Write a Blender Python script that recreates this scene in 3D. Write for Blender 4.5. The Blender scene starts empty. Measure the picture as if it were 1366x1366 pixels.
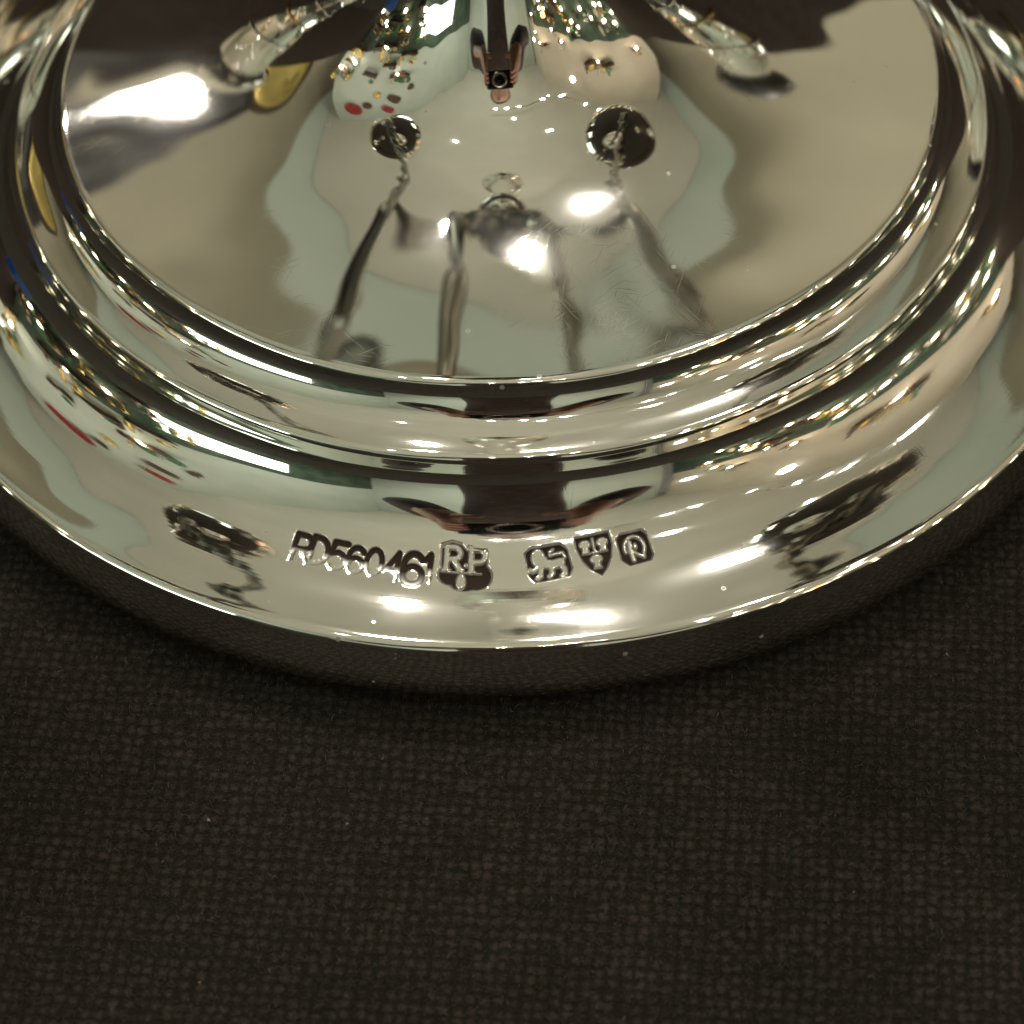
import bpy, math, random
import numpy as np
from mathutils import Vector, Matrix, noise

U = 0.06                      # one design unit = the radius of the foot, 60 mm
random.seed(7)
scene = bpy.context.scene
col = scene.collection

# ------------------------------------------------------------------ camera
CAM = (0.0034, -4.0548, 3.732); PITCH, YAW, ROLL, FPX = 0.8277, -0.0023, -0.0393, 4500.0
F = Vector((math.sin(YAW) * math.cos(PITCH), math.cos(YAW) * math.cos(PITCH), -math.sin(PITCH)))
Rv = Vector((math.cos(YAW), -math.sin(YAW), 0)); Uv = Rv.cross(F)
R2 = Rv * math.cos(ROLL) + Uv * math.sin(ROLL); U2 = Uv * math.cos(ROLL) - Rv * math.sin(ROLL)
cd = bpy.data.cameras.new('camera'); cam = bpy.data.objects.new('camera', cd); col.objects.link(cam)
M = Matrix((R2, U2, -F)).transposed().to_4x4(); M.translation = Vector(CAM) * U
cam.matrix_world = M
cd.sensor_width = 36; cd.lens = FPX / 1366 * 36
cd.clip_start = 0.005; cd.clip_end = 50
cd.dof.use_dof = True
cd.dof.focus_distance = (Vector(CAM) - Vector((0, -0.86, 0.13))).length * U
cd.dof.aperture_fstop = 34
scene.camera = cam

# ------------------------------------------------------------------ world and view
w = bpy.data.worlds.new('World'); scene.world = w; w.use_nodes = True
bg = w.node_tree.nodes['Background']
bg.inputs[0].default_value = (1.0, 0.93, 0.74, 1); bg.inputs[1].default_value = 0.12
vs = scene.view_settings
vs.view_transform = 'Standard'; vs.look = 'None'; vs.exposure = 0; vs.gamma = 1; vs.use_curve_mapping = False
scene.cycles.use_denoising = True
scene.cycles.max_bounces = 6; scene.cycles.glossy_bounces = 5; scene.cycles.diffuse_bounces = 2
scene.cycles.use_adaptive_sampling = True; scene.cycles.adaptive_threshold = 0.03
scene.cycles.sample_clamp_indirect = 8

def area(name, loc, target, size, power, color, size_y=None, spread=180):
    l = bpy.data.lights.new(name, 'AREA'); l.energy = power; l.color = color
    l.shape = 'RECTANGLE'; l.size = size * U; l.size_y = (size_y or size) * U
    l.spread = math.radians(spread)
    o = bpy.data.objects.new(name, l); col.objects.link(o)
    o.location = Vector(loc) * U
    o.rotation_euler = (Vector(target) - Vector(loc)).to_track_quat('-Z', 'Y').to_euler()
    return o
# unseen fill lights added behind backdrop and below table height, washing the ceiling
area('added_fill_rear', (0, 14.5, 5), (0, 10, 30), 34, 4.6, (1.0, 0.97, 0.85), 4)
area('added_fill_front', (-4, -24, -3), (-3, -20, 30), 18, 13, (1.0, 0.99, 0.86), 8)

# ------------------------------------------------------------------ materials
def mat(name, base, rough=0.5, metal=0.0, emis=None, estr=0.0, sheen=0.0):
    m = bpy.data.materials.new(name); m.use_nodes = True
    b = m.node_tree.nodes['Principled BSDF']
    b.inputs['Base Color'].default_value = (*base, 1); b.inputs['Roughness'].default_value = rough
    b.inputs['Metallic'].default_value = metal
    if emis:
        b.inputs['Emission Color'].default_value = (*emis, 1); b.inputs['Emission Strength'].default_value = estr
    if sheen: b.inputs['Sheen Weight'].default_value = sheen
    return m
def nd(m, t, **kw):
    n = m.node_tree.nodes.new(t)
    for k, v in kw.items():
        if k.startswith('i_'):
            key = k[2:]; key = int(key) if key.isdigit() else key
            n.inputs[key].default_value = v
        else: setattr(n, k, v)
    return n
def lk(m, a, b): m.node_tree.links.new(a, b)
def speckle(m, scale, c0, c1, pos=(0.35, 0.7), bump=0.0, dist=0.001, detail=4):
    """noise-driven colour variation and a little relief in object space"""
    tc = nd(m, 'ShaderNodeTexCoord'); n = nd(m, 'ShaderNodeTexNoise', i_Scale=scale, i_Detail=detail)
    lk(m, tc.outputs['Object'], n.inputs['Vector'])
    r = nd(m, 'ShaderNodeValToRGB')
    r.color_ramp.elements[0].color = (*c0, 1); r.color_ramp.elements[0].position = pos[0]
    r.color_ramp.elements[1].color = (*c1, 1); r.color_ramp.elements[1].position = pos[1]
    lk(m, n.outputs['Fac'], r.inputs['Fac'])
    b = m.node_tree.nodes['Principled BSDF']; lk(m, r.outputs['Color'], b.inputs['Base Color'])
    if bump:
        bp = nd(m, 'ShaderNodeBump', i_Strength=bump, i_Distance=dist)
        lk(m, n.outputs['Fac'], bp.inputs['Height']); lk(m, bp.outputs['Normal'], b.inputs['Normal'])
    return m

def silver_material():
    m = mat('polished_silver', (0.925, 0.91, 0.86), 0.04, 1.0)
    b = m.node_tree.nodes['Principled BSDF']
    b.inputs['Specular IOR Level'].default_value = .10
    tc = nd(m, 'ShaderNodeTexCoord')
    # fine polishing scratches in four directions, slightly curved
    wn = nd(m, 'ShaderNodeTexNoise', i_Scale=25.0, i_Detail=1.0); lk(m, tc.outputs['Object'], wn.inputs['Vector'])
    wv = nd(m, 'ShaderNodeVectorMath', operation='MULTIPLY_ADD'); wv.inputs[1].default_value = (.012, .012, .012)
    lk(m, wn.outputs['Color'], wv.inputs[0]); lk(m, tc.outputs['Object'], wv.inputs[2])
    acc = None
    for i, (ang, sx, sy, th) in enumerate([(35, 4200, 260, .64), (-20, 5000, 300, .64), (78, 4000, 280, .65), (-62, 4600, 220, .64)]):
        mp = nd(m, 'ShaderNodeMapping'); mp.inputs['Rotation'].default_value = (0, 0, math.radians(ang))
        mp.vector_type = 'TEXTURE'; mp.inputs['Scale'].default_value = (1 / sx, 1 / sy, 1 / 40)
        lk(m, wv.outputs[0], mp.inputs['Vector'])
        n = nd(m, 'ShaderNodeTexNoise', i_Scale=1.0, i_Detail=1.0); lk(m, mp.outputs[0], n.inputs['Vector'])
        g = nd(m, 'ShaderNodeMapRange'); g.inputs['From Min'].default_value = th; g.inputs['From Max'].default_value = th + .1
        lk(m, n.outputs['Fac'], g.inputs['Value'])
        if acc is None: acc = g.outputs[0]
        else:
            a = nd(m, 'ShaderNodeMath', operation='ADD'); lk(m, acc, a.inputs[0]); lk(m, g.outputs[0], a.inputs[1]); acc = a.outputs[0]
    # patches where the polish is more worn
    pn = nd(m, 'ShaderNodeTexNoise', i_Scale=38.0, i_Detail=3.0); lk(m, tc.outputs['Object'], pn.inputs['Vector'])
    pr = nd(m, 'ShaderNodeMapRange'); pr.inputs['From Min'].default_value = .42; pr.inputs['From Max'].default_value = .68
    lk(m, pn.outputs['Fac'], pr.inputs['Value'])
    mul = nd(m, 'ShaderNodeMath', operation='MULTIPLY'); lk(m, acc, mul.inputs[0]); lk(m, pr.outputs[0], mul.inputs[1])
    bp = nd(m, 'ShaderNodeBump', i_Strength=0.035, i_Distance=0.00002); bp.invert = True
    lk(m, mul.outputs[0], bp.inputs['Height']); lk(m, bp.outputs['Normal'], b.inputs['Normal'])
    rr = nd(m, 'ShaderNodeMapRange'); rr.inputs['To Min'].default_value = .025; rr.inputs['To Max'].default_value = .065
    lk(m, pr.outputs[0], rr.inputs['Value'])
    # tarnish held in the punched marks, and a few specks
    at = nd(m, 'ShaderNodeAttribute', attribute_name='tarnish')
    vo = nd(m, 'ShaderNodeTexVoronoi', i_Scale=330.0); lk(m, tc.outputs['Object'], vo.inputs['Vector'])
    sp = nd(m, 'ShaderNodeMapRange'); sp.inputs['From Min'].default_value = .085; sp.inputs['From Max'].default_value = .05
    lk(m, vo.outputs['Distance'], sp.inputs['Value'])
    vc = nd(m, 'ShaderNodeSeparateColor'); lk(m, vo.outputs['Color'], vc.inputs[0])
    sel = nd(m, 'ShaderNodeMath', operation='GREATER_THAN', i_1=.76); lk(m, vc.outputs[0], sel.inputs[0])
    sm = nd(m, 'ShaderNodeMath', operation='MULTIPLY'); lk(m, sp.outputs[0], sm.inputs[0]); lk(m, sel.outputs[0], sm.inputs[1])
    sk = nd(m, 'ShaderNodeMath', operation='MULTIPLY', i_1=.7); lk(m, sm.outputs[0], sk.inputs[0])
    tot = nd(m, 'ShaderNodeMath', operation='MAXIMUM'); lk(m, at.outputs['Fac'], tot.inputs[0]); lk(m, sk.outputs[0], tot.inputs[1])
    mx = nd(m, 'ShaderNodeMix', data_type='RGBA'); mx.inputs['A'].default_value = (0.925, 0.91, 0.86, 1); mx.inputs['B'].default_value = (0.030, 0.018, 0.011, 1)
    lk(m, tot.outputs[0], mx.inputs['Factor']); lk(m, mx.outputs['Result'], b.inputs['Base Color'])
    m2 = nd(m, 'ShaderNodeMath', operation='SUBTRACT', i_0=1.0, use_clamp=True); lk(m, tot.outputs[0], m2.inputs[1]); lk(m, m2.outputs[0], b.inputs['Metallic'])
    ra = nd(m, 'ShaderNodeMath', operation='MULTIPLY_ADD', i_1=.4, use_clamp=True); lk(m, tot.outputs[0], ra.inputs[0]); lk(m, rr.outputs[0], ra.inputs[2])
    lk(m, ra.outputs[0], b.inputs['Roughness'])
    hz = nd(m, 'ShaderNodeBsdfAnisotropic'); hz.inputs['Roughness'].default_value = .15; hz.inputs['Color'].default_value = (.925, .91, .86, 1)
    lk(m, bp.outputs['Normal'], hz.inputs['Normal'])
    hf = nd(m, 'ShaderNodeMapRange'); hf.inputs['To Min'].default_value = .010; hf.inputs['To Max'].default_value = .032
    lk(m, pr.outputs[0], hf.inputs['Value'])
    h1 = nd(m, 'ShaderNodeMath', operation='MULTIPLY'); lk(m, hf.outputs[0], h1.inputs[0]); lk(m, m2.outputs[0], h1.inputs[1])
    ms = nd(m, 'ShaderNodeMixShader'); lk(m, h1.outputs[0], ms.inputs[0]); lk(m, b.outputs[0], ms.inputs[1]); lk(m, hz.outputs[0], ms.inputs[2])
    lk(m, ms.outputs[0], m.node_tree.nodes['Material Output'].inputs['Surface'])
    return m
SILVER = silver_material()
SILVER_DARK_REFL = mat('silver_dark_reflection', (.22, .21, .175), .16, 1)  # dark surroundings mirrored in the arms and legs, put into the base colour

def cloth_material():
    m = mat('dark_felt', (0.03, 0.026, 0.02), 1.0, 0, sheen=0.06)
    b = m.node_tree.nodes['Principled BSDF']
    b.inputs['Specular IOR Level'].default_value = 0.15
    b.inputs['Sheen Roughness'].default_value = .5; b.inputs['Sheen Tint'].default_value = (.6, .52, .42, 1)
    tc = nd(m, 'ShaderNodeTexCoord')
    n1 = nd(m, 'ShaderNodeTexNoise', i_Scale=3600.0, i_Detail=5.0, i_Roughness=.7)
    n2 = nd(m, 'ShaderNodeTexNoise', i_Scale=70.0, i_Detail=4.0)
    n3 = nd(m, 'ShaderNodeTexNoise', i_Scale=420.0, i_Detail=2.0)
    vo = nd(m, 'ShaderNodeTexVoronoi', voronoi_dimensions='2D', i_Scale=900.0, i_Randomness=.38)
    mp = nd(m, 'ShaderNodeMapping'); mp.inputs['Rotation'].default_value = (0, 0, .12)
    lk(m, tc.outputs['Object'], mp.inputs['Vector'])
    for n in (n1, n2, n3): lk(m, tc.outputs['Object'], n.inputs['Vector'])
    lk(m, mp.outputs[0], vo.inputs['Vector'])
    dm = nd(m, 'ShaderNodeMapRange', interpolation_type='SMOOTHSTEP'); dm.inputs['From Min'].default_value = .62; dm.inputs['From Max'].default_value = .0
    lk(m, vo.outputs['Distance'], dm.inputs['Value'])
    k3 = nd(m, 'ShaderNodeMapRange'); k3.inputs['From Min'].default_value = .15; k3.inputs['From Max'].default_value = .65; lk(m, n3.outputs['Fac'], k3.inputs['Value'])
    m3 = nd(m, 'ShaderNodeMath', operation='MULTIPLY'); lk(m, dm.outputs[0], m3.inputs[0]); lk(m, k3.outputs[0], m3.inputs[1])
    mu = nd(m, 'ShaderNodeMath', operation='MULTIPLY_ADD', i_1=.33); lk(m, m3.outputs[0], mu.inputs[0])
    k1 = nd(m, 'ShaderNodeMath', operation='MULTIPLY', i_1=.90); lk(m, n1.outputs['Fac'], k1.inputs[0]); lk(m, k1.outputs[0], mu.inputs[2])
    r = nd(m, 'ShaderNodeValToRGB'); e = r.color_ramp.elements
    e[0].color = (.004, .0036, .003, 1); e[0].position = .28; e[1].color = (.075, .066, .055, 1); e[1].position = .90
    x = r.color_ramp.elements.new(.5); x.color = (.0145, .0125, .010, 1)
    lk(m, mu.outputs[0], r.inputs['Fac'])
    mx = nd(m, 'ShaderNodeMix', data_type='RGBA', blend_type='MULTIPLY'); mx.inputs['Factor'].default_value = 1
    r2 = nd(m, 'ShaderNodeValToRGB'); r2.color_ramp.elements[0].color = (.88, .90, .80, 1); r2.color_ramp.elements[1].color = (1.12, 1.02, 1.02, 1)
    r2.color_ramp.elements[0].position = .35; r2.color_ramp.elements[1].position = .65
    lk(m, n2.outputs['Fac'], r2.inputs['Fac']); lk(m, r.outputs[0], mx.inputs['A']); lk(m, r2.outputs[0], mx.inputs['B'])
    lk(m, mx.outputs['Result'], b.inputs['Base Color'])
    bp = nd(m, 'ShaderNodeBump', i_Strength=.9, i_Distance=0.0006)
    lk(m, mu.outputs[0], bp.inputs['Height']); lk(m, bp.outputs['Normal'], b.inputs['Normal'])
    return m
CLOTH = cloth_material()
FIBRE = speckle(mat('felt_fibre', (0.07, 0.06, 0.05), .55), 1500, (.012, .010, .008), (.15, .13, .10), (.5, .78))
BACKDROP = speckle(mat('backdrop_fabric', (.03, .022, .018), 1.0), 60, (.030, .022, .017), (.050, .034, .030), bump=.3)
WALL = speckle(mat('beige_wall_paint', (.5, .45, .32), .8), 3, (.36, .335, .255), (.42, .39, .30), bump=.05)
CEIL = speckle(mat('ceiling_paint', (.8, .8, .7), .8), 2.5, (.70, .69, .60), (.76, .75, .66))
WHITE_GLASS = mat('lamp_glass', (.9, .9, .9), .3, 0, (1.0, .93, .82), 60)
TUBE = mat('tube_glass', (.9, .9, .9), .3, 0, (.90, 1.0, .88), 5)
CHROME = mat('lamp_metal', (.7, .68, .64), .25, 1)

# ------------------------------------------------------------------ mesh helpers
def link(name, me, m, parent=None, smooth=True):
    o = bpy.data.objects.new(name, me); col.objects.link(o)
    if m: me.materials.append(m)
    if parent: o.parent = parent
    if smooth: me.shade_smooth()
    return o
def mesh(name, V, Fc, m, parent=None, smooth=True):
    me = bpy.data.meshes.new(name); me.from_pydata([tuple(c * U for c in v) for v in V], [], Fc); me.update()
    return link(name, me, m, parent, smooth)
def tag(o, label=None, cat=None, group=None, kind=None):
    if label: o['label'] = label
    if cat: o['category'] = cat
    if group: o['group'] = group
    if kind: o['kind'] = kind
    return o
def empty(name, loc):
    o = bpy.data.objects.new(name, None); col.objects.link(o); o.location = Vector(loc) * U; o.empty_display_size = .02; return o
def lathe(prof, n=64, center=(0, 0, 0), sx=1, sy=1):
    V, Fc = [], []
    for r, h in prof:
        for k in range(n):
            a = 2 * math.pi * k / n; V.append((center[0] + sx * r * math.cos(a), center[1] + sy * r * math.sin(a), center[2] + h))
    for i in range(len(prof) - 1):
        for k in range(n):
            Fc.append((i * n + k, i * n + (k + 1) % n, (i + 1) * n + (k + 1) % n, (i + 1) * n + k))
    return V, Fc
def tube(pts, rad, n=14, twist=0.0, lobes=0, lobe=0.0):
    V, Fc = [], []; pts = [Vector(p) for p in pts]; up = Vector((0, 1, 0))
    for i, p in enumerate(pts):
        t = (pts[min(i + 1, len(pts) - 1)] - pts[max(i - 1, 0)]).normalized()
        a = t.cross(up).normalized(); b = a.cross(t)
        r = rad[i] if isinstance(rad, (list, tuple)) else rad
        for k in range(n):
            q = 2 * math.pi * k / n; rl = r * (1 + lobe * math.cos(lobes * q)); q += twist * i; V.append(tuple(p + a * (rl * math.cos(q)) + b * (rl * math.sin(q))))
    for i in range(len(pts) - 1):
        for k in range(n): Fc.append((i * n + k, i * n + (k + 1) % n, (i + 1) * n + (k + 1) % n, (i + 1) * n + k))
    Fc.append(tuple(range(n))[::-1]); Fc.append(tuple((len(pts) - 1) * n + k for k in range(n)))
    return V, Fc
def box(c, s, rot=None):
    V = []
    for dx in (-.5, .5):
        for dy in (-.5, .5):
            for dz in (-.5, .5):
                v = Vector((dx * s[0], dy * s[1], dz * s[2]))
                if rot: v = rot @ v
                V.append(tuple(Vector(c) + v))
    return V, [(0, 1, 3, 2), (4, 6, 7, 5), (0, 4, 5, 1), (2, 3, 7, 6), (0, 2, 6, 4), (1, 5, 7, 3)]
def bezier(p0, p1, p2, p3, n=16):
    out = []
    for i in range(n + 1):
        t = i / n; a = [(1 - t) ** 3, 3 * t * (1 - t) ** 2, 3 * t * t * (1 - t), t ** 3]
        out.append(tuple(sum(a[j] * q[k] for j, q in enumerate((p0, p1, p2, p3))) for k in range(3)))
    return out

# ------------------------------------------------------------------ setting: table cloth, backdrop, wall, ceiling
CZ = -.034                    # the cloth; the rim floats just above it on a recessed foot ring
def cloth_z(x, y):
    """gentle unevenness of the cloth, flat under the foot"""
    k = min(max((math.hypot(x, y) - 1.0) / .5, 0), 1) * min(max((3.4 - max(abs(x), abs(y))) / .6, 0), 1)
    return CZ + k * (.016 * noise.noise((x * 1.1, y * 1.6, 2)) + .006 * noise.noise((x * 3.1 + 5, y * 4.2, 7)))
def cloth():
    g = [-30, -12] + list(np.linspace(-3.5, 3.5, 141)) + [12, 30]; h = [-9, -6] + list(np.linspace(-3.5, 3.5, 141)) + [8, 12]
    V = [(x, y, cloth_z(x, y)) for y in h for x in g]; n = len(g)
    Fc = [(j * n + i, j * n + i + 1, (j + 1) * n + i + 1, (j + 1) * n + i) for j in range(len(h) - 1) for i in range(n - 1)]
    tag(mesh('table_surface', V, Fc, CLOTH), kind='structure')
cloth()

# felt fibres standing up from the cloth in front of and beside the foot
def fibres():
    V, Fc = [], []; rnd = random.Random(3)
    n = 0
    while n < 60000:
        x = rnd.uniform(-1.35, 1.35); y = rnd.uniform(-2.25, 0.3)
        if x * x + y * y < .93 or (y > -.2 and abs(x) < .9): continue
        n += 1
        a = rnd.uniform(0, 6.283); L = rnd.uniform(.003, .011); wd = rnd.uniform(.0002, .0006); hgt = rnd.uniform(.0008, .008)
        dx, dy = math.cos(a), math.sin(a); px, py = -dy * wd, dx * wd; b = rnd.uniform(-.6, .6) * L
        z0 = cloth_z(x, y); h0 = hgt; hgt += z0
        k = len(V)
        mxp, myp = x + dx * L * .5 + px / wd * b * .4, y + dy * L * .5 + py / wd * b * .4
        V += [(x - px, y - py, z0), (x + px, y + py, z0), (mxp - px, myp - py, hgt), (mxp + px, myp + py, hgt + wd), (x + dx * L, y + dy * L, z0 + h0 * rnd.uniform(0, .9))]
        Fc += [(k, k + 1, k + 3, k + 2), (k + 2, k + 3, k + 4)]
    o = mesh('felt_fibres', V, Fc, FIBRE, smooth=False)
    tag(o, 'short fuzzy fibres of the dark felt cloth', 'felt', kind='stuff')
fibres()
def lint():
    V, Fc = [], []; rnd = random.Random(21)
    for _ in range(46):
        x = rnd.uniform(-1.1, 1.1); y = rnd.uniform(-2.1, -.6)
        if x * x + y * y < 1.05: continue
        z = cloth_z(x, y) + .004; k = len(V); r = rnd.uniform(.0012, .0034)
        for _i in range(5): V.append((x + rnd.uniform(-r, r), y + rnd.uniform(-r, r), z + rnd.uniform(-r, r)))
        Fc += [(k, k + 1, k + 2), (k, k + 2, k + 3), (k, k + 3, k + 4), (k + 1, k + 2, k + 4), (k + 1, k + 3, k + 4)]
    tag(mesh('lint_specks', V, Fc, mat('pale_lint', (.24, .20, .15), .9), smooth=False), 'scattered pale specks of lint on the dark felt cloth', 'lint', kind='stuff')
lint()

# ------------------------------------------------------------------ the foot of the candelabrum
PR, SEC = [], []            # profile points and the section each segment belongs to
def padd(r, h, s): PR.append((r, h)); SEC.append(s)
def lip(rad, a0, a1, s, n=10):
    r, h = PR[-1]; c0 = r - rad * math.cos(math.radians(a0)); c1 = h - rad * math.sin(math.radians(a0))
    for a in np.linspace(a0, a1, n)[1:]: padd(c0 + rad * math.cos(math.radians(a)), c1 + rad * math.sin(math.radians(a)), s)
def cavetto(nodes, s, n=60):
    r, h = PR[-1]; rs = [q for q, _ in nodes]; ss = [q for _, q in nodes]
    rr = np.interp(np.linspace(0, 1, n), np.linspace(0, 1, len(nodes)), rs)
    sa = np.interp(rr[::-1], rs[::-1], ss[::-1])[::-1]
    for i in range(1, n):
        h += (rr[i - 1] - rr[i]) * math.tan(math.radians(.5 * (sa[i] + sa[i - 1]))); padd(rr[i], h, s)
for r, h in [(.90, CZ), (.925, CZ), (.935, -.002), (.972, -.001), (.986, .004), (.993, .013), (.996, .030), (.995, .060), (.990, .088), (.988, .097)]: padd(r, h, 0)
lip(.013, 2, 84, 0)
cavetto([(PR[-1][0], 6), (.93, 8), (.89, 13), (.86, 20), (.83, 32), (.805, 43), (.787, 54), (.778, 61), (.772, 66), (.768, 71)], 1)
r, h = PR[-1]; padd(r - .001, h + .017, 2); padd(r - .0015, h + .034, 2); lip(.010, 4, 80, 2)
cavetto([(PR[-1][0], 8), (.731, 14), (.713, 30), (.701, 48), (.692, 62), (.687, 72)], 2, 40)
r, h = PR[-1]; padd(r - .001, h + .013, 3); lip(.009, 5, 85, 3)
r, h = PR[-1]; kk, r0 = 2.2, .215
Ff = lambda q: r0 ** kk * q ** (1 - kk) / (kk - 1)
for q in list(np.linspace(r, .3, 60))[1:] + list(np.linspace(.3, .085, 60))[1:]: padd(q, h + Ff(q) - Ff(r), 3)
DOME_TOP = PR[-1]
PR = np.array(PR)
# arc-length and dense resampling where the punches sit
arc = np.r_[0, np.cumsum(np.linalg.norm(np.diff(PR, axis=0), axis=1))]
RL, RH = .815, .925           # radius window of the punched marks
ia = np.interp(-RH, -PR[20:75, 0], arc[20:75]); ib = np.interp(-RL, -PR[20:75, 0], arc[20:75])
sv = np.unique(np.round(np.r_[arc[arc < ia - 1e-4], np.arange(ia, ib, .0009), arc[arc > ib + 1e-4]], 6))
pr = np.interp(sv, arc, PR[:, 0]); ph = np.interp(sv, arc, PR[:, 1])
sec = np.array([SEC[min(np.searchsorted(arc, s - 1e-7), len(SEC) - 1)] for s in sv])
T0, T1 = math.radians(-113), math.radians(-73)
tv = np.r_[np.arange(T0, T1, .00105), np.linspace(T1, T0 + 2 * math.pi, 300, endpoint=False)[0:]]
nT, nS = len(tv), len(sv)

# ---- punches as small reliefs, drawn with distance fields (units: foot radius)
def cap(x, y, pts, wd):
    d = np.full(x.shape, 9.0)
    for (x0, y0), (x1, y1) in zip(pts[:-1], pts[1:]):
        dx, dy = x1 - x0, y1 - y0; L = dx * dx + dy * dy + 1e-12
        t = np.clip(((x - x0) * dx + (y - y0) * dy) / L, 0, 1)
        d = np.minimum(d, np.hypot(x - x0 - t * dx, y - y0 - t * dy))
    return d - wd
def arcp(cx, cy, rx, ry, a0, a1, n=14):
    return [(cx + rx * math.cos(math.radians(a)), cy + ry * math.sin(math.radians(a))) for a in np.linspace(a0, a1, n)]
def ell(x, y, cx, cy, rx, ry): return (np.hypot((x - cx) / rx, (y - cy) / ry) - 1) * min(rx, ry)
def poly(x, y, P):
    """signed distance to a polygon"""
    d = np.full(x.shape, 1e9); ins = np.zeros(x.shape, bool); n = len(P)
    for i in range(n):
        x0, y0 = P[i]; x1, y1 = P[(i + 1) % n]; dx, dy = x1 - x0, y1 - y0
        t = np.clip(((x - x0) * dx + (y - y0) * dy) / (dx * dx + dy * dy), 0, 1)
        d = np.minimum(d, np.hypot(x - x0 - t * dx, y - y0 - t * dy))
        c = (y0 > y) != (y1 > y)
        with np.errstate(divide='ignore', invalid='ignore'):
            ins ^= c & (x < (x1 - x0) * (y - y0) / (y1 - y0 + 1e-20) + x0)
    return np.where(ins, -d, d)
def sst(d, wd): t = np.clip(.5 - d / wd, 0, 1); return t * t * (3 - 2 * t)

def glyph(ch, x, y, wd=.09):
    """stroke letters in a box 0..0.7 wide, 0..1 high"""
    S = {'R': [[(0, 0), (0, 1)], [(0, 1), (.3, 1)] + arcp(.33, .74, .27, .26, 90, -90) + [(0, .48)], [(.3, .48), (.62, 0)]],
         'D': [[(0, 0), (0, 1)], [(0, 1), (.2, 1)] + arcp(.2, .5, .42, .5, 90, -90) + [(0, 0)]],
         '5': [[(.58, 1), (.08, 1), (.03, .55)], [(.03, .55)] + arcp(.28, .32, .32, .32, 120, -140)],
         '6': [arcp(.32, .66, .3, .34, 30, 180) + [(.02, .32)] + arcp(.32, .3, .3, .3, 180, 540, 20)],
         '0': [arcp(.32, .5, .3, .5, 0, 360, 24)],
         '4': [[(.42, 0), (.42, 1), (0, .32), (.62, .32)]],
         '1': [[(.1, .78), (.3, 1), (.3, 0)]],
         'P': [[(0, 0), (0, 1)], [(0, 1), (.3, 1)] + arcp(.33, .72, .27, .28, 90, -90) + [(0, .44)]]}[ch]
    d = np.full(x.shape, 9.0)
    for s in S: d = np.minimum(d, cap(x, y, s, wd))
    return d

# mark: (radius, theta in degrees of the centre, tilt degrees, half extents, function(x, y) -> depth 0..1, tarnish 0..1)
CH = .040
def reg_number(x, y):
    dep = np.zeros(x.shape); tar = np.zeros(x.shape); X0 = -.103
    for i, (ch, ox, oy, sc) in enumerate([('R', 0, .002, 1), ('D', .026, .004, 1), ('5', .055, .0025, 1), ('6', .082, .001, .95), ('0', .109, .002, .95), ('4', .139, 0, 1), ('6', .164, -.002, 1.16), ('1', .191, .002, 1)]):
        h_ = CH * sc; gx = (x - X0 - ox) / h_; gy = (y - oy + h_ / 2) / h_
        m_ = (gx > -.4) & (gx < 1.1) & (gy > -.4) & (gy < 1.4)
        if not m_.any(): continue
        d = glyph(ch, gx[m_], gy[m_], .085 + .02 * gy[m_]) * h_
        k = sst(d, .0035); k2 = sst(d - .0008, .0022)
        fade = np.clip(.10 + 1.25 * gy[m_], .12, 1) if i != 6 else np.clip(.55 + .5 * gy[m_], .5, 1)
        dep[m_] = np.maximum(dep[m_], k * fade); tar[m_] = np.maximum(tar[m_], k2 * np.clip((fade - .30) * 2.2, 0, 1))
    return dep, tar
def cart(x, y, dshape, dfig, wall=.004):
    rec = sst(dshape, wall); fig = sst(dfig, .0032)
    return rec * (1 - .85 * fig), rec * (1 - fig)
def maker(x, y):
    # irregular outline hugging the two letters above, lobed below
    up = poly(x, y, [(-.034, .004), (-.034, .033), (-.018, .038), (-.004, .034), (.003, .026), (.006, .031), (.034, .025), (.033, 0), (.028, -.012), (-.028, -.008)])
    d = np.minimum(up, np.minimum(ell(x, y, -.018, -.010, .019, .017), np.minimum(ell(x, y, .017, -.012, .023, .022), ell(x, y, .001, -.020, .022, .016))))
    g = np.full(x.shape, 9.0)
    h_ = .033
    for ch, ox, oy in (('R', -.026, -.003), ('P', .010, -.006)):
        gx, gy = (x - ox) / h_, (y - oy) / h_
        g = np.minimum(g, glyph(ch, gx, gy, .12) * h_)
        for (a, b) in ((-.14, .16), ) + (((.5, .74),) if ch == 'R' else ()): g = np.minimum(g, cap(gx, gy, [(a, 0), (b, 0)], .05) * h_)
        g = np.minimum(g, cap(gx, gy, [(-.14, 1), (.2, 1)], .05) * h_)
    g = np.minimum(g, ell(x, y, .0025, .004, .0032, .0032))
    g = np.minimum(g, cap(x, y, [(-.032, -.0055), (.024, -.0085)], .0011))
    g = np.minimum(g, ell(x, y, -.004, -.021, .007, .012))
    dep, tar = cart(x, y, d, g, .005)
    return dep, tar
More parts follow.
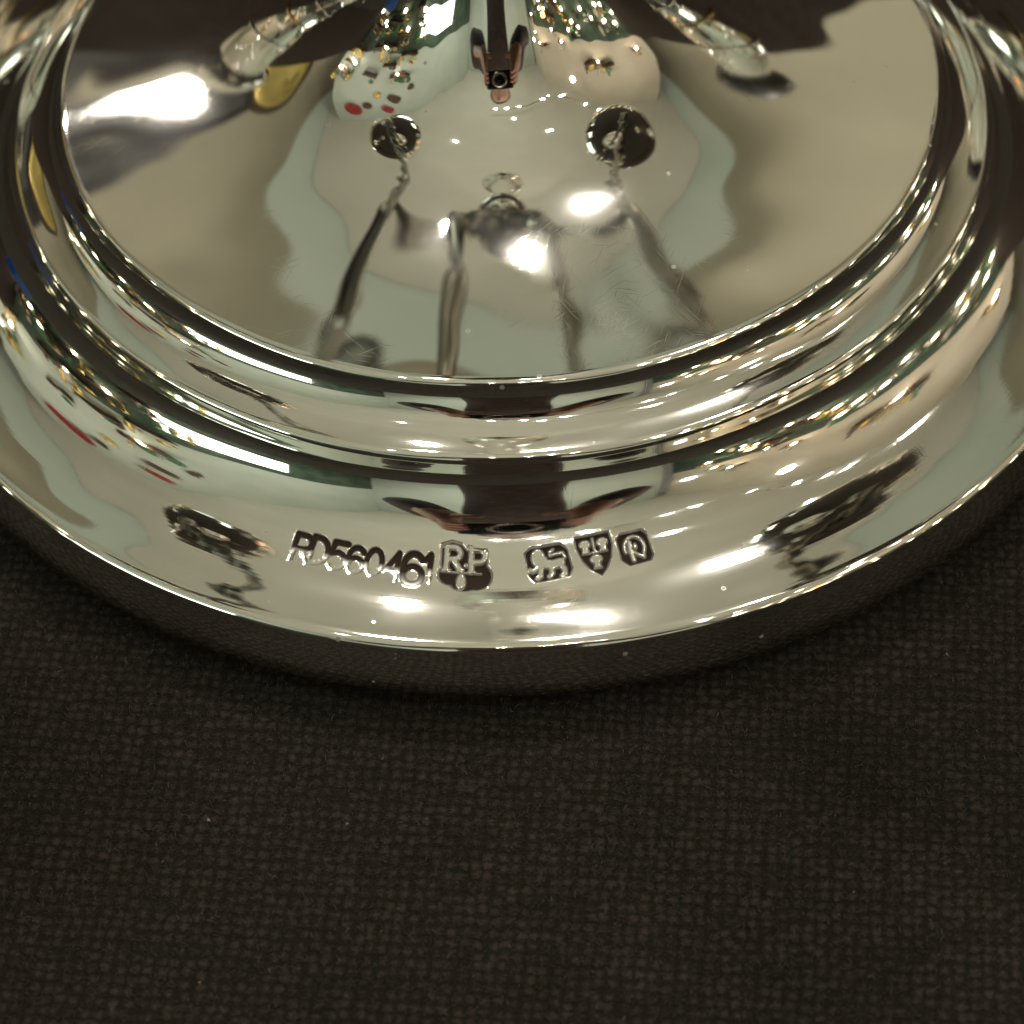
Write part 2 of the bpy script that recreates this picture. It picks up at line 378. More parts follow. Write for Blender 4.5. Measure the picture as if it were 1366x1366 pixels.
def lion(x, y):
    xf, yf = x, y
    d = poly(x, y, [(-.032, .019), (-.023, .025), (.022, .0265), (.031, .017), (.0335, -.012), (.027, -.023), (-.021, -.0265), (-.0285, -.017)])
    x, y = x / 1.1, y / 1.1
    g = ell(x, y, -.012, .009, .0085, .011)
    g = np.minimum(g, ell(x, y, -.008, .003, .008, .009))
    g = np.minimum(g, cap(x, y, [(-.008, .001), (.006, -.002), (.016, -.0005)], .0055))
    g = np.minimum(g, cap(x, y, [(-.011, -.003), (-.021, -.008), (-.024, -.006)], .0026))
    g = np.minimum(g, cap(x, y, [(-.010, -.004), (-.012, -.016), (-.016, -.0185)], .0027))
    g = np.minimum(g, cap(x, y, [(.003, -.005), (.004, -.013), (0, -.017)], .0026))
    g = np.minimum(g, cap(x, y, [(.016, -.003), (.020, -.009), (.0195, -.017), (.016, -.0185)], .0029))
    g = g - .0006
    g = np.minimum(g, cap(x, y, [(.018, .001), (.0235, .006), (.021, .0125), (.012, .012), (.004, .0105), (.004, .015), (.009, .018)], .0016))
    return cart(x, y, d, g)
def sheaf(x, y, cx, cy, k=1.0):
    g = ell(x, y, cx, cy + .0035 * k, .0082 * k, .0062 * k)
    return np.minimum(g, poly(x, y, [(cx - .0034 * k, cy + .002 * k), (cx + .0034 * k, cy + .002 * k), (cx + .0058 * k, cy - .0105 * k), (cx - .0058 * k, cy - .0105 * k)]))
def shield(x, y):
    d = poly(x, y, [(-.026, .028)] + [(.026, .029)] + [(.0275, .010), (.022, -.008), (.012, -.024), (.003, -.033), (-.010, -.022), (-.020, -.006), (-.0255, .012)])
    g = sheaf(x, y, -.0125, .0125); g = np.minimum(g, sheaf(x, y, .0135, .0125)); g = np.minimum(g, sheaf(x, y, .0005, -.0105, 1.05))
    g = np.minimum(g, cap(x, y, [(0, .023), (.0005, .003)], .0017)); g = np.minimum(g, cap(x, y, [(-.0035, .003), (.0045, .003)], .0014))
    return cart(x, y, d, g)
def date_letter(x, y):
    d = poly(x, y, [(-.024, .018), (-.017, .024), (.016, .0245), (.0225, .017), (.024, -.014), (.018, -.0225), (-.013, -.0245), (-.0225, -.014)])
    g = cap(x, y, arcp(0, .002, .0145, .0155, 200, -35, 18) + [(.010, -.014)], .0023)
    g = np.minimum(g, cap(x, y, [(-.006, .010), (-.0065, -.004), (-.005, -.017)], .0030))
    g = np.minimum(g, cap(x, y, [(-.004, -.004), (.003, -.010), (.010, -.015)], .0024))
    g = np.minimum(g, ell(x, y, .0015, .003, .0026, .0042))
    return cart(x, y, d, g)
def px_to_rt(u, v):
    """where the ray of a photograph pixel meets the slope of the foot (used once to place the stamps)"""
    d = (F * FPX + R2 * (u - 683) - U2 * (v - 683)).normalized(); o = Vector(CAM)
    lo, hi = 4.0, 5.6
    def f(t):
        p = o + d * t; rr_ = math.hypot(p.x, p.y); return p.z - np.interp(-rr_, -PR[16:80, 0], PR[16:80, 1])
    for _ in range(50):
        m_ = (lo + hi) / 2
        if f(m_) > 0: lo = m_
        else: hi = m_
    p = o + d * lo; return math.hypot(p.x, p.y), math.atan2(p.y, p.x)
STAMPS = [('registration_number', (482, 749), 0, (.122, .034), reg_number, .0032, 'row of struck digits with faint lower halves'),
          ('maker_mark', (619, 757), 1, (.044, .044), maker, .0050, 'two raised letters in a lobed punch'),
          ('lion_mark', (731, 751), 3, (.040, .033), lion, .0050, 'walking lion in a cut-cornered punch'),
          ('shield_mark', (794, 739), 2, (.034, .038), shield, .0050, 'shield punch with three sheaves and a sword'),
          ('date_letter_mark', (847, 731), 1, (.030, .030), date_letter, .0050, 'letter in a small eight-sided punch')]
TT, SS = np.meshgrid(tv, sv)           # rows follow the profile
depth = np.zeros(TT.shape); tarn = np.zeros(TT.shape); owner = np.full(TT.shape, -1)
for k, (nm, pxy, tilt, ext, fn, dd, lb) in enumerate(STAMPS):
    rc, tc_ = px_to_rt(*pxy); sc_ = np.interp(-rc, -PR[16:80, 0], arc[16:80])
    x = (TT - tc_) * rc; y = SS - sc_
    a = math.radians(tilt); x, y = x * math.cos(a) + y * math.sin(a), -x * math.sin(a) + y * math.cos(a)
    msk = (abs(x) < ext[0]) & (abs(y) < ext[1])
    d_, t_ = fn(x[msk], y[msk])
    depth[msk] = np.maximum(depth[msk], d_ * dd); tarn[msk] = np.maximum(tarn[msk], t_); owner[msk] = k
X = pr[:, None] * np.cos(TT); Y = pr[:, None] * np.sin(TT); Z = np.repeat(ph[:, None], nT, 1)
# hand-raised silver is never perfectly true: gentle long waves in the height
wob = np.zeros(X.shape); rg = np.random.RandomState(11)
for lam, amp in ((.62, .0010), (.40, .00075), (.27, .00045), (.16, .00017), (.09, .00003)):
    for _ in range(3):
        a = rg.uniform(0, 6.28); p = rg.uniform(0, 6.28)
        wob += amp / 1.7 * np.sin((X * math.cos(a) + Y * math.sin(a)) * 2 * math.pi / lam + p)
fadeo = np.clip((.975 - pr) / .03, .22, 1)[:, None] * np.clip((pr - .1) / .1, .15, 1)[:, None]
# faint drawing marks run up the neck of the trumpet
rip = np.zeros(TT.shape)
for nf in (17, 23, 31, 44, 57): rip += rg.uniform(.5, 1) / nf * np.sin(nf * TT + rg.uniform(0, 6.28) + 2 * np.sin(pr[:, None] * 9 + rg.uniform(0, 6)))
rip *= .0034 * np.clip((.30 - pr) / .12, 0, 1)[:, None] * (sec == 3)[:, None]
Z = Z + wob * fadeo + rip
def normals():
    P = np.stack([X, Y, Z], -1)
    hp = np.diff(np.r_[tv, tv[0] + 2 * math.pi])[None, :, None]; hm = np.roll(hp, 1, 1)
    dt = (np.roll(P, -1, 1) * hm ** 2 - np.roll(P, 1, 1) * hp ** 2 + P * (hp ** 2 - hm ** 2)) / (hm * hp * (hm + hp)); ds = np.gradient(P, sv, axis=0)
    n = np.cross(dt, ds); return P, n / np.linalg.norm(n, axis=-1, keepdims=True)
P0, N0 = normals()
Pd = P0 - N0 * depth[..., None]; X, Y, Z = Pd[..., 0], Pd[..., 1], Pd[..., 2]
P1, N1 = normals()
def grid_part(name, fmask, parent, label=None):
    """faces of the revolved sheet picked by a mask, as one mesh that keeps the sheet's own normals"""
    i, j = np.nonzero(fmask); j2 = (j + 1) % nT
    q = np.stack([i * nT + j, i * nT + j2, (i + 1) * nT + j2, (i + 1) * nT + j], 1)
    ids, inv = np.unique(q, return_inverse=True); q = inv.reshape(-1, 4)
    me = bpy.data.meshes.new(name); co = P1.reshape(-1, 3)[ids] * U
    me.vertices.add(len(ids)); me.vertices.foreach_set('co', co.ravel())
    me.loops.add(q.size); me.loops.foreach_set('vertex_index', q.ravel())
    me.polygons.add(len(q)); me.polygons.foreach_set('loop_start', np.arange(len(q)) * 4)
    me.update(calc_edges=True); me.validate()
    at = me.attributes.new('tarnish', 'FLOAT', 'POINT'); at.data.foreach_set('value', tarn.reshape(-1)[ids].astype(np.float32))
    o = link(name, me, SILVER, parent)
    me.normals_split_custom_set_from_vertices(N1.reshape(-1, 3)[ids].tolist())
    if label: o['label'] = label
    return o
cand = empty('candelabrum', (0, 0, 0))
tag(cand, 'polished silver candelabrum with round stepped foot and stamped hallmarks on dark cloth', 'candelabrum')
fsec = np.repeat(sec[1:, None], nT, 1)
fown = owner[:-1, :]
free = fown < 0
for s, nm in ((0, 'foot_rim'), (2, 'step_moulding'), (3, 'dome')): grid_part(nm, fsec == s, cand)
slope = grid_part('foot_slope', (fsec == 1) & free, cand)
for k, st in enumerate(STAMPS): grid_part(st[0], (fsec == 1) & (fown == k), slope, st[6])

# ---- stem, arms and sockets above the frame: they are what the foot mirrors
dr_, dh_ = DOME_TOP
stem = [(dr_, dh_), (.078, dh_ + .03), (.10, dh_ + .045), (.105, dh_ + .06), (.092, dh_ + .075), (.05, dh_ + .09), (.035, .93), (.04, .95), (.03, .97), (.001, .985)]
V, Fc = lathe(stem, 96); mesh('stem', V, Fc, SILVER, cand)
kn = [(.001, 1.52), (.07, 1.523), (.10, 1.53), (.112, 1.55), (.10, 1.575), (.07, 1.60), (.06, 1.68), (.055, 2.2), (.11, 2.5), (.10, 2.58), (.08, 2.64)]
V, Fc = lathe(kn, 64); mesh('knop', V, Fc, SILVER, cand)
def socket(c, parent, rp=.26):
    pan = [(.05, -.22), (.10, -.21), (rp * .5, -.17), (rp * .8, -.10), (rp * .96, -.02), (rp, .03), (rp * .97, .05), (rp * .85, .0), (rp * .45, -.05), (.10, -.04)]
    V, Fc = lathe(pan, 64, c); mesh('drip_pan', V, Fc, SILVER, parent)
    so = [(.10, -.04), (.11, .03), (.09, .08), (.12, .18), (.15, .32), (.145, .40), (.165, .43), (.165, .45), (.115, .45), (.11, .30)]
    V, Fc = lathe(so, 48, c); mesh('candle_socket', V, Fc, SILVER, parent)
socket((0, 0, 2.85), cand, .20)
ARM = math.radians(3)
for s in (-1, 1):
    cx = s * math.cos(ARM); cy = s * math.sin(ARM)
    L = 1.28
    P = lambda d, z: (cx * d, cy * d, z)
    pts = bezier(P(.13, 1.08), P(.2, 1.0), P(.33, .97), P(.36, 1.1), 12) + bezier(P(.36, 1.1), P(.40, 1.35), P(.50, 1.6), P(.75, 1.8), 12)[1:] + bezier(P(.75, 1.8), P(1.0, 1.95), P(L, 1.75), P(L, 2.18), 18)[1:]
    dense = [tuple(Vector(pts[i]).lerp(Vector(pts[i + 1]), f / 4)) for i in range(len(pts) - 1) for f in range(4)] + [pts[-1]]
    V, Fc = tube(dense, [(.017 if i < 80 else .017 + .010 * min((i - 80) / 30, 1)) + (.010 if (i // 4) % 7 == 3 else 0) for i in range(len(dense))], 20, twist=.22, lobes=3, lobe=.36)
    arm = mesh('arm', V, Fc, SILVER_DARK_REFL, cand)
    V, Fc = tube(bezier(P(.16, 1.36), P(.24, 1.36), P(.28, 1.16), P(.38, 1.19), 10), .009, 10); mesh('brace', V, Fc, SILVER_DARK_REFL, arm)
    br = bezier(P(.04, .92), P(.19, .95), P(.09, 1.02), P(.135, 1.10), 10) + bezier(P(.135, 1.10), P(.17, 1.18), P(.11, 1.26), P(.16, 1.34), 10)[1:] + bezier(P(.16, 1.34), P(.18, 1.44), P(.14, 1.50), P(.0, 1.50), 9)[1:]
    V, Fc = tube(br, [.017 + .006 * math.sin(i * 1.3) + (.012 if i > 20 else 0) for i in range(len(br))], 14, twist=.4, lobes=2, lobe=.3); mesh('lyre_leg', V, Fc, SILVER_DARK_REFL, arm)
    socket((cx * L, cy * L, 2.38), arm, .40 if s < 0 else .47)

# ------------------------------------------------------------------ background that the silver mirrors
V, Fc = box((0, 10.2, 3.7), (44, .3, 7.4)); tag(mesh('backdrop_board', V, Fc, BACKDROP, smooth=False), 'tall dark brown fabric board behind the candelabrum', 'backdrop')
MINT = speckle(mat('pale_green_paint', (.6, .72, .58), .7), 3, (.58, .67, .60), (.66, .73, .66))
CREAM = speckle(mat('cream_paint', (.75, .66, .52), .8), 3, (.72, .62, .50), (.78, .70, .56))
V, Fc = box((0, 19.1, 14), (90, .6, 36)); tag(mesh('wall', V, Fc, WALL, smooth=False), kind='structure')
V, Fc = box((0, -14.2, 30.4), (90, 65.9, .6)); tag(mesh('ceiling', V, Fc, CEIL, smooth=False), kind='structure')
V, Fc = box((-22.3, -13, 8), (.6, 54, 44.4)); tag(mesh('wall', V, Fc, MINT, smooth=False), kind='structure')
V, Fc = box((24.3, -13, 8), (.6, 54, 44.4)); tag(mesh('wall', V, Fc, CREAM, smooth=False), kind='structure')
V, Fc = box((0, -40, 8), (44, .6, 44.4)); tag(mesh('wall', V, Fc, MINT, smooth=False), kind='structure')
V, Fc = box((0, -10, -14.3), (60, 64, .6)); tag(mesh('floor', V, Fc, BACKDROP, smooth=False), kind='structure')
# dark green panelling round the foot of the side walls
PANEL = speckle(mat('dark_green_panelling', (.06, .10, .07), .5), 6, (.035, .065, .045), (.10, .15, .10))
V, Fc = box((-21.9, -13, -2.5), (.2, 53.8, 23)); tag(mesh('wall_panelling', V, Fc, PANEL, smooth=False), kind='structure')
V, Fc = box((23.9, -13, -2.5), (.2, 53.8, 23)); tag(mesh('wall_panelling', V, Fc, PANEL, smooth=False), kind='structure')
# curved pale green cornice along the back edge of the ceiling
cv = []
for i in range(9):
    a = math.radians(90 * i / 8); cv.append((18.75 - 1.9 * math.sin(a), 30.0 - 2.2 * (1 - math.sin(a)) - .6 * math.cos(a)))
V = [(x, y, z) for x in (-44, 44) for y, z in cv]; Fc = [(i, i + 1, 9 + i + 1, 9 + i) for i in range(8)]
tag(mesh('cornice', V, Fc, MINT), kind='structure')

GREYB = speckle(mat('dark_grey_board', (.05, .05, .05), .35), 8, (.04, .04, .042), (.08, .078, .075))
bd = empty('dark_picture', (-7.0, 18.75, 12.2)); tag(bd, 'dark grey framed board on the beige wall behind the backdrop', 'picture')
V, Fc = box((0, -.1, 0), (7.5, .3, 11)); mesh('panel', V, Fc, GREYB, bd, False)
for dx, dz, wx, wz in ((-3.9, 0, .35, 11.7), (3.9, 0, .35, 11.7), (0, 5.7, 7.4, .35), (0, -5.7, 7.4, .35)):
    V, Fc = box((dx, -.2, dz), (wx, .6, wz)); mesh('frame', V, Fc, mat('black_frame', (.015, .013, .012), .3), bd, False)
gp = empty('gilt_plaque', (-14.6, 18.7, 15.5)); tag(gp, 'oval gilt plaque on the beige wall left of the dark picture', 'plaque')
V, Fc = lathe([(.01, .5), (.6, .45), (1.2, .2), (1.6, .35), (1.8, .2), (1.85, 0)], 40); V = [(x * 1.9, -z * 1.5, y * 2.6) for x, y, z in V]
mesh('gilt_relief', V, Fc, mat('gilt_plaque', (.85, .65, .25), .25, 1), gp)
V, Fc = lathe([(1.86, 0), (2.1, .1), (2.15, 0)], 40); V = [(x * 1.9, -z * 1.5, y * 2.6) for x, y, z in V]
mesh('rim', V, Fc, mat('dark_rim', (.05, .03, .02), .3), gp)
def spot(loc, r, strength, colr, aim=None, label='', group='spotlights of the shop'):
    o = empty('spotlight', loc)
    tag(o, label, 'spotlight', group)
    m = mat('spot_glass', (.9, .9, .9), .3, 0, colr, strength)
    aimv = (Vector(aim or (0, 0, 0)) - Vector(loc)).normalized(); rot = aimv.to_track_quat('-Z', 'Y').to_matrix()
    for nm, prof, mt in (('housing', [(.3 * r, 1.9 * r), (.9 * r, 1.6 * r), (1.15 * r, .2 * r), (1.15 * r, 0), (1.02 * r, 0), (1.0 * r, .15 * r)], CHROME),
                         ('lamp_glass', [(.001, .02 * r), (.5 * r, .03 * r), (.9 * r, .08 * r), (1.0 * r, .14 * r)], m)):
        V, Fc = lathe(prof, 32); V = [tuple(rot @ Vector(v)) for v in V]
        mesh(nm, V, Fc, mt, o)
    return o
WARM = (1.0, .93, .82)
SP = [((-7.0, 17.2, 14.6), .62, 60, WARM, 'wall spotlight low at left above the dark board'),
      ((6.2, 9.9, 28.6), .7, 380, WARM, 'ceiling spotlight over the right of the dark board'),
      ((.75, 13.0, 28.6), .38, 380, WARM, 'ceiling spotlight over the middle of the dark board'),
      ((-2.9, 10.6, 28.6), .62, 320, WARM, 'ceiling spotlight over the left of the dark board'),
      ((18, -10, 18), .8, 80, WARM, 'spotlight high at right of the photographer'),
      ((13, -19, 9), .4, 70, WARM, 'small low spotlight at right behind the photographer'),
      ((9, -7, 28.8), .26, 220, WARM, 'small ceiling spotlight nearest the right wall'),
      ((-8, -5, 28.8), .26, 220, WARM, 'small ceiling spotlight nearest the left wall'),
      ((3, -14, 28.8), .26, 220, WARM, 'small ceiling spotlight behind the photographer'),
      ((13, 4, 28.8), .26, 220, WARM, 'small ceiling spotlight beside the right end of the board'),
      ((-13, 5, 28.8), .26, 220, WARM, 'small ceiling spotlight beside the left end of the board')]
for loc, r, st, c, lb in SP: spot(loc, r, st, c, label=lb)
# fluorescent box on the left wall
fx = empty('light_box', (-20.6, -13.5, 3.9)); tag(fx, 'white fluorescent light box on the left wall', 'light box')
rot = Matrix.Rotation(math.radians(-84), 3, 'Z')
V, Fc = box((0, 0, 0), (14, .5, 4.4), rot); mesh('diffuser', V, Fc, TUBE, fx, False)
V, Fc = box(tuple(rot @ Vector((0, -.5, 0))), (14.5, .4, 4.8), rot); mesh('housing', V, Fc, CHROME, fx, False)

# two rails of small spotlights under the ceiling
def track(loc, L, n, axis, label):
    o = empty('track_light', loc); tag(o, label, 'track light', 'track lights under the ceiling')
    V, Fc = box((0, 0, .5), (L if axis == 0 else .3, .3 if axis == 0 else L, .25)); mesh('rail', V, Fc, CHROME, o, False)
    for i in range(n):
        d = -L / 2 + L * (i + .5 + trn.uniform(-.48, .48)) / n; c = (d, 0, 0) if axis == 0 else (0, d, 0); k = trn.uniform(.7, 1.3)
        V, Fc = lathe([(.1, .4), (.24, .35), (.3, -.1), (.27, -.1), (.26, 0)], 20, c); mesh('lamp_head', V, Fc, CHROME, o)
        V, Fc = lathe([(.005, -.08), (.15, -.07), (.255, 0)], 16, c); mesh('lamp_glass', V, Fc, TRACKG, o)
trn = random.Random(9)
TRACKG = mat('track_lamp_glass', (.9, .9, .9), .3, 0, (1.0, .93, .82), 150)
track((7, -17, 27), 20, 5, 0, 'rail of small spotlights behind the photographer')
track((15.5, -2, 22), 18, 5, 1, 'rail of small spotlights along the right wall')
# two tall silver vases standing behind the candelabrum
def vase(loc, h, r, label, topm):
    o = empty('silver_vase', (loc[0], loc[1], CZ)); tag(o, label, 'vase', 'silver vases behind the candelabrum')
    pf = [(.01, 0), (r * 1.25, 0), (r * 1.3, .06), (r * 1.1, .14), (r * .6, .3), (r * .55, .45), (r * .8, .9), (r * 1.0, h * .55), (r * 1.02, h * .75), (r * .8, h * .88), (r * .7, h * .93)]
    V, Fc = lathe(pf, 64); mesh('vase_body', V, Fc, SILVER, o)
    V, Fc = lathe([(r * .7, h * .93), (r * .95, h * .96), (r * .98, h), (r * .85, h), (.01, h * .985)], 48); mesh('lid', V, Fc, topm, o)
    for k in range(3):
        q = h * (.3 + .2 * k); V, Fc = lathe([(r * .98, q - .03), (r * 1.08, q - .015), (r * 1.08, q + .015), (r * .98, q + .03)], 48); mesh('band', V, Fc, SILVER if k != 1 else OMG, o)
OMG = mat('gilt_band', (.85, .62, .22), .2, 1)
vase((2.35, 3.1), 3.35, .40, 'tall silver vase with a dark lid behind the candelabrum at right', mat('dark_lid', (.02, .016, .014), .3))
vase((-1.95, 3.1), 2.75, .36, 'tall silver vase with a silver lid behind the candelabrum at left', SILVER)

# shelves of ornaments on both side walls
WOOD = speckle(mat('shelf_wood', (.1, .06, .03), .4), 12, (.09, .05, .03), (.16, .09, .05))
GREEN = speckle(mat('green_baize', (.05, .12, .06), .8), 20, (.13, .22, .14), (.26, .38, .27))
OM = {'gold': mat('gilt', (.85, .62, .22), .25, 1), 'green': mat('green_glass', (.06, .20, .09), .08), 'red': mat('red_lacquer', (.40, .03, .04), .2),
      'brown': mat('brown_wood', (.10, .05, .03), .3), 'silver': mat('shelf_silver', (.85, .83, .78), .12, 1), 'cream': mat('cream_china', (.75, .70, .58), .15)}
OP = [[(.01, 0), (.5, 0), (.3, .2), (.55, .9), (.35, 1.5), (.2, 1.8), (.35, 2.1)], [(.01, 0), (.4, 0), (.35, .1), (.08, .25), (.08, 1.2), (.4, 1.5), (.5, 2.0), (.48, 2.1)], [(.01, 0), (.45, 0), (.3, .15), (.75, .7), (.9, 1.2), (.86, 1.2)]]
def orn_mesh(k, m):
    V, Fc = lathe(OP[k], 16); me = bpy.data.meshes.new('ornament'); me.from_pydata([tuple(c * U for c in v) for v in V], [], Fc)
    me.materials.append(m); me.shade_smooth(); return me
cache = {}
ORD = ['first', 'second', 'third', 'fourth', 'fifth', 'sixth', 'seventh', 'eighth', 'ninth', 'tenth', 'eleventh', 'twelfth', 'thirteenth', 'fourteenth', 'fifteenth', 'sixteenth', 'seventeenth', 'eighteenth', 'nineteenth', 'twentieth', 'twenty-first', 'twenty-second', 'twenty-third', 'twenty-fourth', 'twenty-fifth', 'twenty-sixth', 'twenty-seventh', 'twenty-eighth']
rnd = random.Random(5)
BULB = mat('bulb_glass', (.9, .9, .9), .3, 0, (1.0, .88, .66), 40)
def shelves(x, side, y0, y1, n, bulbs):
    sg = 1 if x < 0 else -1; cells = sorted(y0 + (y1 - y0) * (i + rnd.uniform(.1, .9)) / n for i in range(n))
    for i, yc in enumerate(cells):
        L = rnd.uniform(2.2, 5.0); z = rnd.choice([1.6, 3.0, 4.4, 5.8, 7.4, 9.0, 11.5, 14]) + rnd.uniform(-.6, .6)
        rt = empty('wall_shelf', (x, yc, z)); tag(rt, '%s short wall shelf on the %s wall from the photographer\'s end' % (ORD[i], side), 'shelf', 'short shelves on the %s wall' % side)
        V, Fc = box((0, 0, 0), (1.7, L, .2)); mesh('shelf_board', V, Fc, WOOD, rt, False)
        for d in (-.35, .35):
            V, Fc = box((-sg * .35, d * L, -.35), (.9, .15, .5)); mesh('bracket', V, Fc, WOOD, rt, False)
        if rnd.random() < bulbs:
            V, Fc = lathe([(.01, -.30), (.2, -.2), (.28, 0), (.2, .2), (.08, .3), (.08, .46)], 12, (sg * .5, rnd.uniform(-.4, .4) * L, -.56)); mesh('shelf_bulb', V, Fc, BULB, rt)
        y = yc - L / 2 + .4; nth = 0
        while y < yc + L / 2 - .3:
            c = rnd.choice(['gold', 'silver', 'gold', 'cream', 'green', 'green', 'brown']); k = rnd.randrange(3)
            if (k, c) not in cache: cache[k, c] = orn_mesh(k, OM[c])
            o = bpy.data.objects.new('ornament', cache[k, c]); col.objects.link(o); nth += 1
            sc = rnd.uniform(.5, 1.25); o.scale = (sc, sc, sc * rnd.uniform(.8, 1.3)); o.location = Vector((x + rnd.uniform(-.2, .3) * sg, y, z + .1)) * U
            tag(o, '%s %s standing %s on the %s short shelf of the %s wall' % (c, ('vase', 'goblet', 'bowl')[k], ORD[nth - 1], ORD[i], side), 'ornament', 'ornaments on the %s shelves' % side)
            y += sc * rnd.uniform(1.1, 1.9)
shelves(-20.9, 'left', -8, 13, 24, .4)
shelves(22.9, 'right', -30, 12, 27, .8)
for y, z, c, k, w in ((-6, 19.5, 'brown', 1.0, 'dark brown plate lowest on the pale green wall'), (-1, 22.5, 'brown', 1.2, 'large dark brown plate on the pale green wall'), (3, 20.5, 'gold', .9, 'small gilt plate on the pale green wall'),
                      (6, 24, 'brown', 1.0, 'dark brown plate near the far end of the pale green wall'), (9.5, 25.5, 'red', 1.7, 'large red plate high on the pale green wall'), (1.5, 26, 'red', 1.0, 'small red plate high on the pale green wall')):
    V, Fc = lathe([(.01, .1), (.6 * k, .1), (.75 * k, .2), (1.1 * k, .35), (1.12 * k, .3), (.7 * k, 0)], 28); V = [(z_, x_, y_) for x_, y_, z_ in V]
    o = mesh('wall_plate', V, Fc, OM[c]); o.location = Vector((-21.95, y, z)) * U; tag(o, w, 'plate', 'plates on the left wall')
lo = empty('orange_lamp', (18, -17, 4)); tag(lo, 'small orange lamp in front of the right shelves', 'lamp')
V, Fc = lathe([(.01, 0), (.5, .1), (.6, .6), (.35, 1.0), (.05, 1.1)], 20); mesh('lamp_shade', V, Fc, mat('orange_glass', (.9, .4, .1), .3, 0, (1, .32, .08), 25), lo)
V, Fc = lathe([(.6, -18.3), (.6, -18.0), (.08, -17.9), (.08, .1)], 20); mesh('lamp_post', V, Fc, CHROME, lo)

bb = empty('blue_box', (-6.3, 2.6, CZ)); tag(bb, 'small blue box lying on the dark cloth at the left', 'box')
BLUE = speckle(mat('blue_card', (.01, .08, .35), .4), 30, (.008, .07, .32), (.015, .10, .40))
rot = Matrix.Rotation(.4, 3, 'Z')
V, Fc = box((0, 0, .2), (1.1, .7, .4), rot); mesh('box_base', V, Fc, BLUE, bb, False)
V, Fc = box((0, 0, .46), (1.16, .76, .12), rot); mesh('lid', V, Fc, BLUE, bb, False)

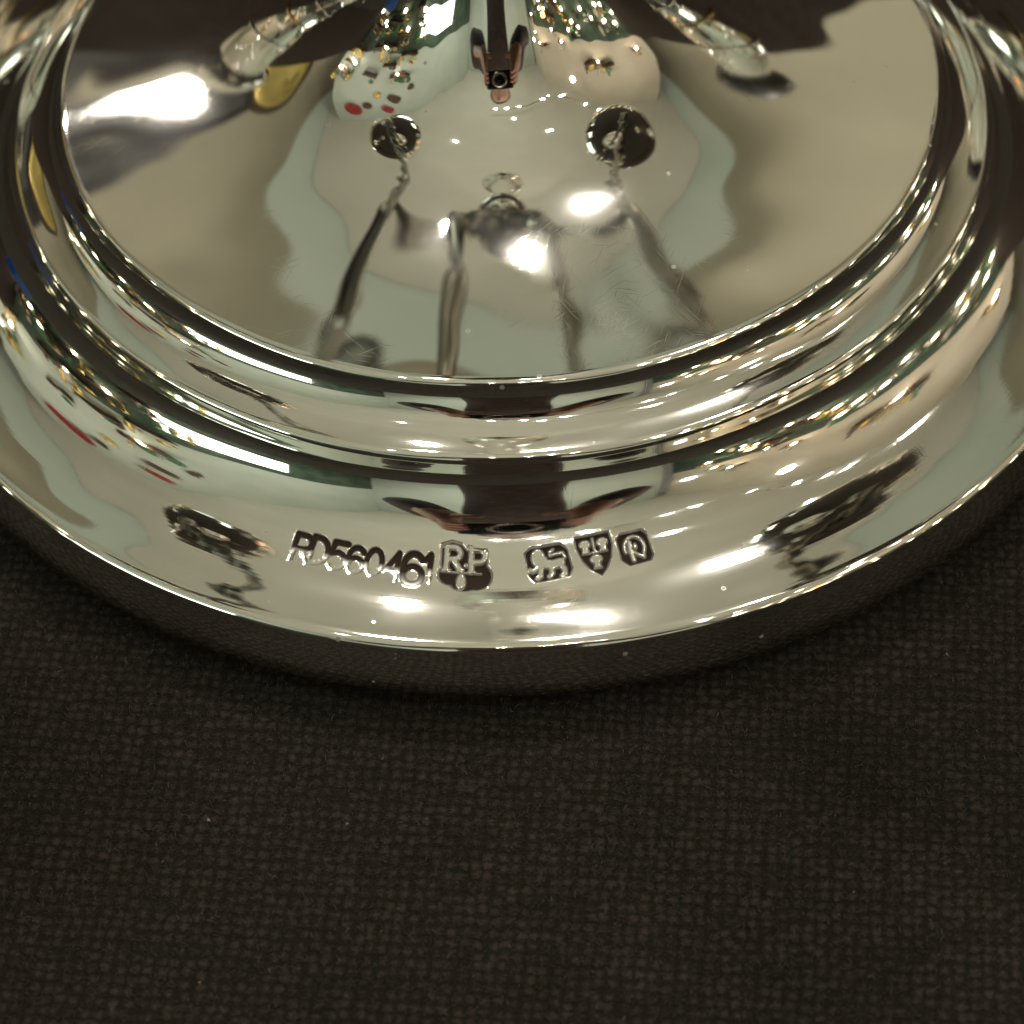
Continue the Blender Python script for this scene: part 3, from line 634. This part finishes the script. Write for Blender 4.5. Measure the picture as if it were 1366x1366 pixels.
# ------------------------------------------------------------------ the photographer and the camera, seen only in the silver
SKIN = speckle(mat('skin', (.55, .30, .21), .45), 30, (.50, .26, .18), (.60, .34, .25))
WOOL = speckle(mat('maroon_jumper', (.10, .035, .03), .9), 40, (.040, .028, .023), (.070, .048, .040), bump=.4)
TROUSER = speckle(mat('dark_trousers', (.02, .02, .03), .9), 40, (.016, .016, .022), (.03, .03, .04))
HAIR = mat('dark_hair', (.03, .02, .012), .5)
def person():
    pts, rad, ed, idx = [], [], [], {}
    def v(n, p, r, par=None):
        idx[n] = len(pts); pts.append(Vector(p) * U); rad.append(r * U)
        if par: ed.append((idx[par], idx[n]))
    v('pelvis', (0, -12.2, -.8), 2.1); v('waist', (0, -12.0, 2.2), 1.9, 'pelvis'); v('chest', (0, -11.5, 5.8), 2.3, 'waist'); v('collar', (0, -11.0, 8.2), 1.5, 'chest')
    v('neck', (0, -10.7, 9.6), .95, 'collar'); v('jaw', (0, -10.1, 10.8), 1.15, 'neck'); v('head', (0, -10.1, 12.2), 1.45, 'jaw'); v('crown', (0, -10.3, 13.2), 1.0, 'head')
    for s, n in ((-1, 'l'), (1, 'r')):
        v('sh' + n, (s * 2.9, -11.0, 7.8), 1.15, 'collar'); v('el' + n, (s * 3.9, -9.3, 3.6), .85, 'sh' + n)
        v('fo' + n, (s * 2.6, -7.4, 3.3), .75, 'el' + n); v('wr' + n, (s * 1.6, -5.9, 3.3), .48, 'fo' + n); v('pa' + n, (s * 1.18, -5.15, 3.55), .42, 'wr' + n)
        for k in range(4):
            z = 4.35 - .30 * k; L = (.9, 1.0, .95, .8)[k]
            v('f%d0' % k + n, (s * 1.16, -4.75, z), .17, 'pa' + n); v('f%d1' % k + n, (s * 1.0, -4.30, z + .02), .15, 'f%d0' % k + n)
            v('f%d2' % k + n, (s * (1.0 - .36 * L), -4.12, z - .02), .12, 'f%d1' % k + n)
        v('t0' + n, (s * 1.0, -5.2, 3.2), .20, 'pa' + n); v('t1' + n, (s * .72, -5.1, 3.05), .17, 't0' + n); v('t2' + n, (s * .45, -5.0, 3.1), .13, 't1' + n)
        v('hip' + n, (s * 1.3, -12.2, -2.2), 1.45, 'pelvis'); v('kn' + n, (s * 1.5, -12.0, -7.6), 1.0, 'hip' + n); v('an' + n, (s * 1.55, -12.3, -12.9), .62, 'kn' + n); v('to' + n, (s * 1.7, -10.6, -13.5), .5, 'an' + n)
    me = bpy.data.meshes.new('body'); me.from_pydata([tuple(p) for p in pts], ed, [])
    o = bpy.data.objects.new('body', me); col.objects.link(o)
    sk = o.modifiers.new('skin', 'SKIN'); sk.use_smooth_shade = True
    lay = me.skin_vertices[0].data if me.skin_vertices else None
    if lay is None:
        bpy.context.view_layer.objects.active = o; bpy.ops.mesh.customdata_skin_add(); lay = me.skin_vertices[0].data
    for i, r in enumerate(rad): lay[i].radius = (r, r); lay[i].use_root = (i == 0)
    sb = o.modifiers.new('sub', 'SUBSURF'); sb.levels = 2; sb.render_levels = 2
    dg = bpy.context.evaluated_depsgraph_get(); nm = bpy.data.meshes.new_from_object(o.evaluated_get(dg))
    bpy.data.objects.remove(o)
    nm.name = 'body'
    nm.materials.clear()
    for m in (WOOL, SKIN, TROUSER): nm.materials.append(m)
    for p in nm.polygons:
        c = p.center / U
        p.material_index = 1 if (c.z > 9.3 or c.y > -5.9) else (2 if c.z < -1.2 else 0)
        p.use_smooth = True
    root = empty('person', (0, -12.2, -14)); tag(root, 'person in a maroon jumper leaning in to hold the camera', 'person')
    b = bpy.data.objects.new('body', nm); col.objects.link(b); b.parent = root; b.location = -root.location
    V, Fc = lathe([(.01, 1.55), (.7, 1.4), (1.25, .9), (1.5, .1), (1.4, -.6)], 24, (0, 1.75, 26.4)); mesh('hair', V, Fc, HAIR, root)
    V, Fc = lathe([(.01, .45), (.12, .3), (.2, -.1), (.01, -.2)], 12, (0, 3.5, 25.5)); mesh('nose', V, Fc, SKIN, root)
person()
BLACK = mat('black_camera_body', (.012, .012, .013), .35)
cb = empty('compact_camera', tuple(Vector(CAM) - F * .62)); tag(cb, 'small black compact camera held by the photographer', 'camera')
Rm = Matrix((R2, U2, -F)).transposed()
V, Fc = box((0, 0, 0), (1.7, 1.05, .42), Rm); o = mesh('camera_body', V, Fc, BLACK, cb, False)
bv = o.modifiers.new('bevel', 'BEVEL'); bv.width = .08 * U; bv.segments = 3
V, Fc = lathe([(.45, -.2), (.45, .22), (.40, .26), (.40, .44), (.36, .47), (.30, .47), (.28, .40)], 40); V = [tuple(Rm @ Vector((a, b, -c))) for a, b, c in V]
mesh('lens_barrel', V, Fc, CHROME, cb)
V, Fc = lathe([(.01, .43), (.15, .42), (.29, .40)], 32); V = [tuple(Rm @ Vector((a, b, -c))) for a, b, c in V]; mesh('front_lens', V, Fc, mat('lens_glass', (.01, .01, .012), .03), cb)
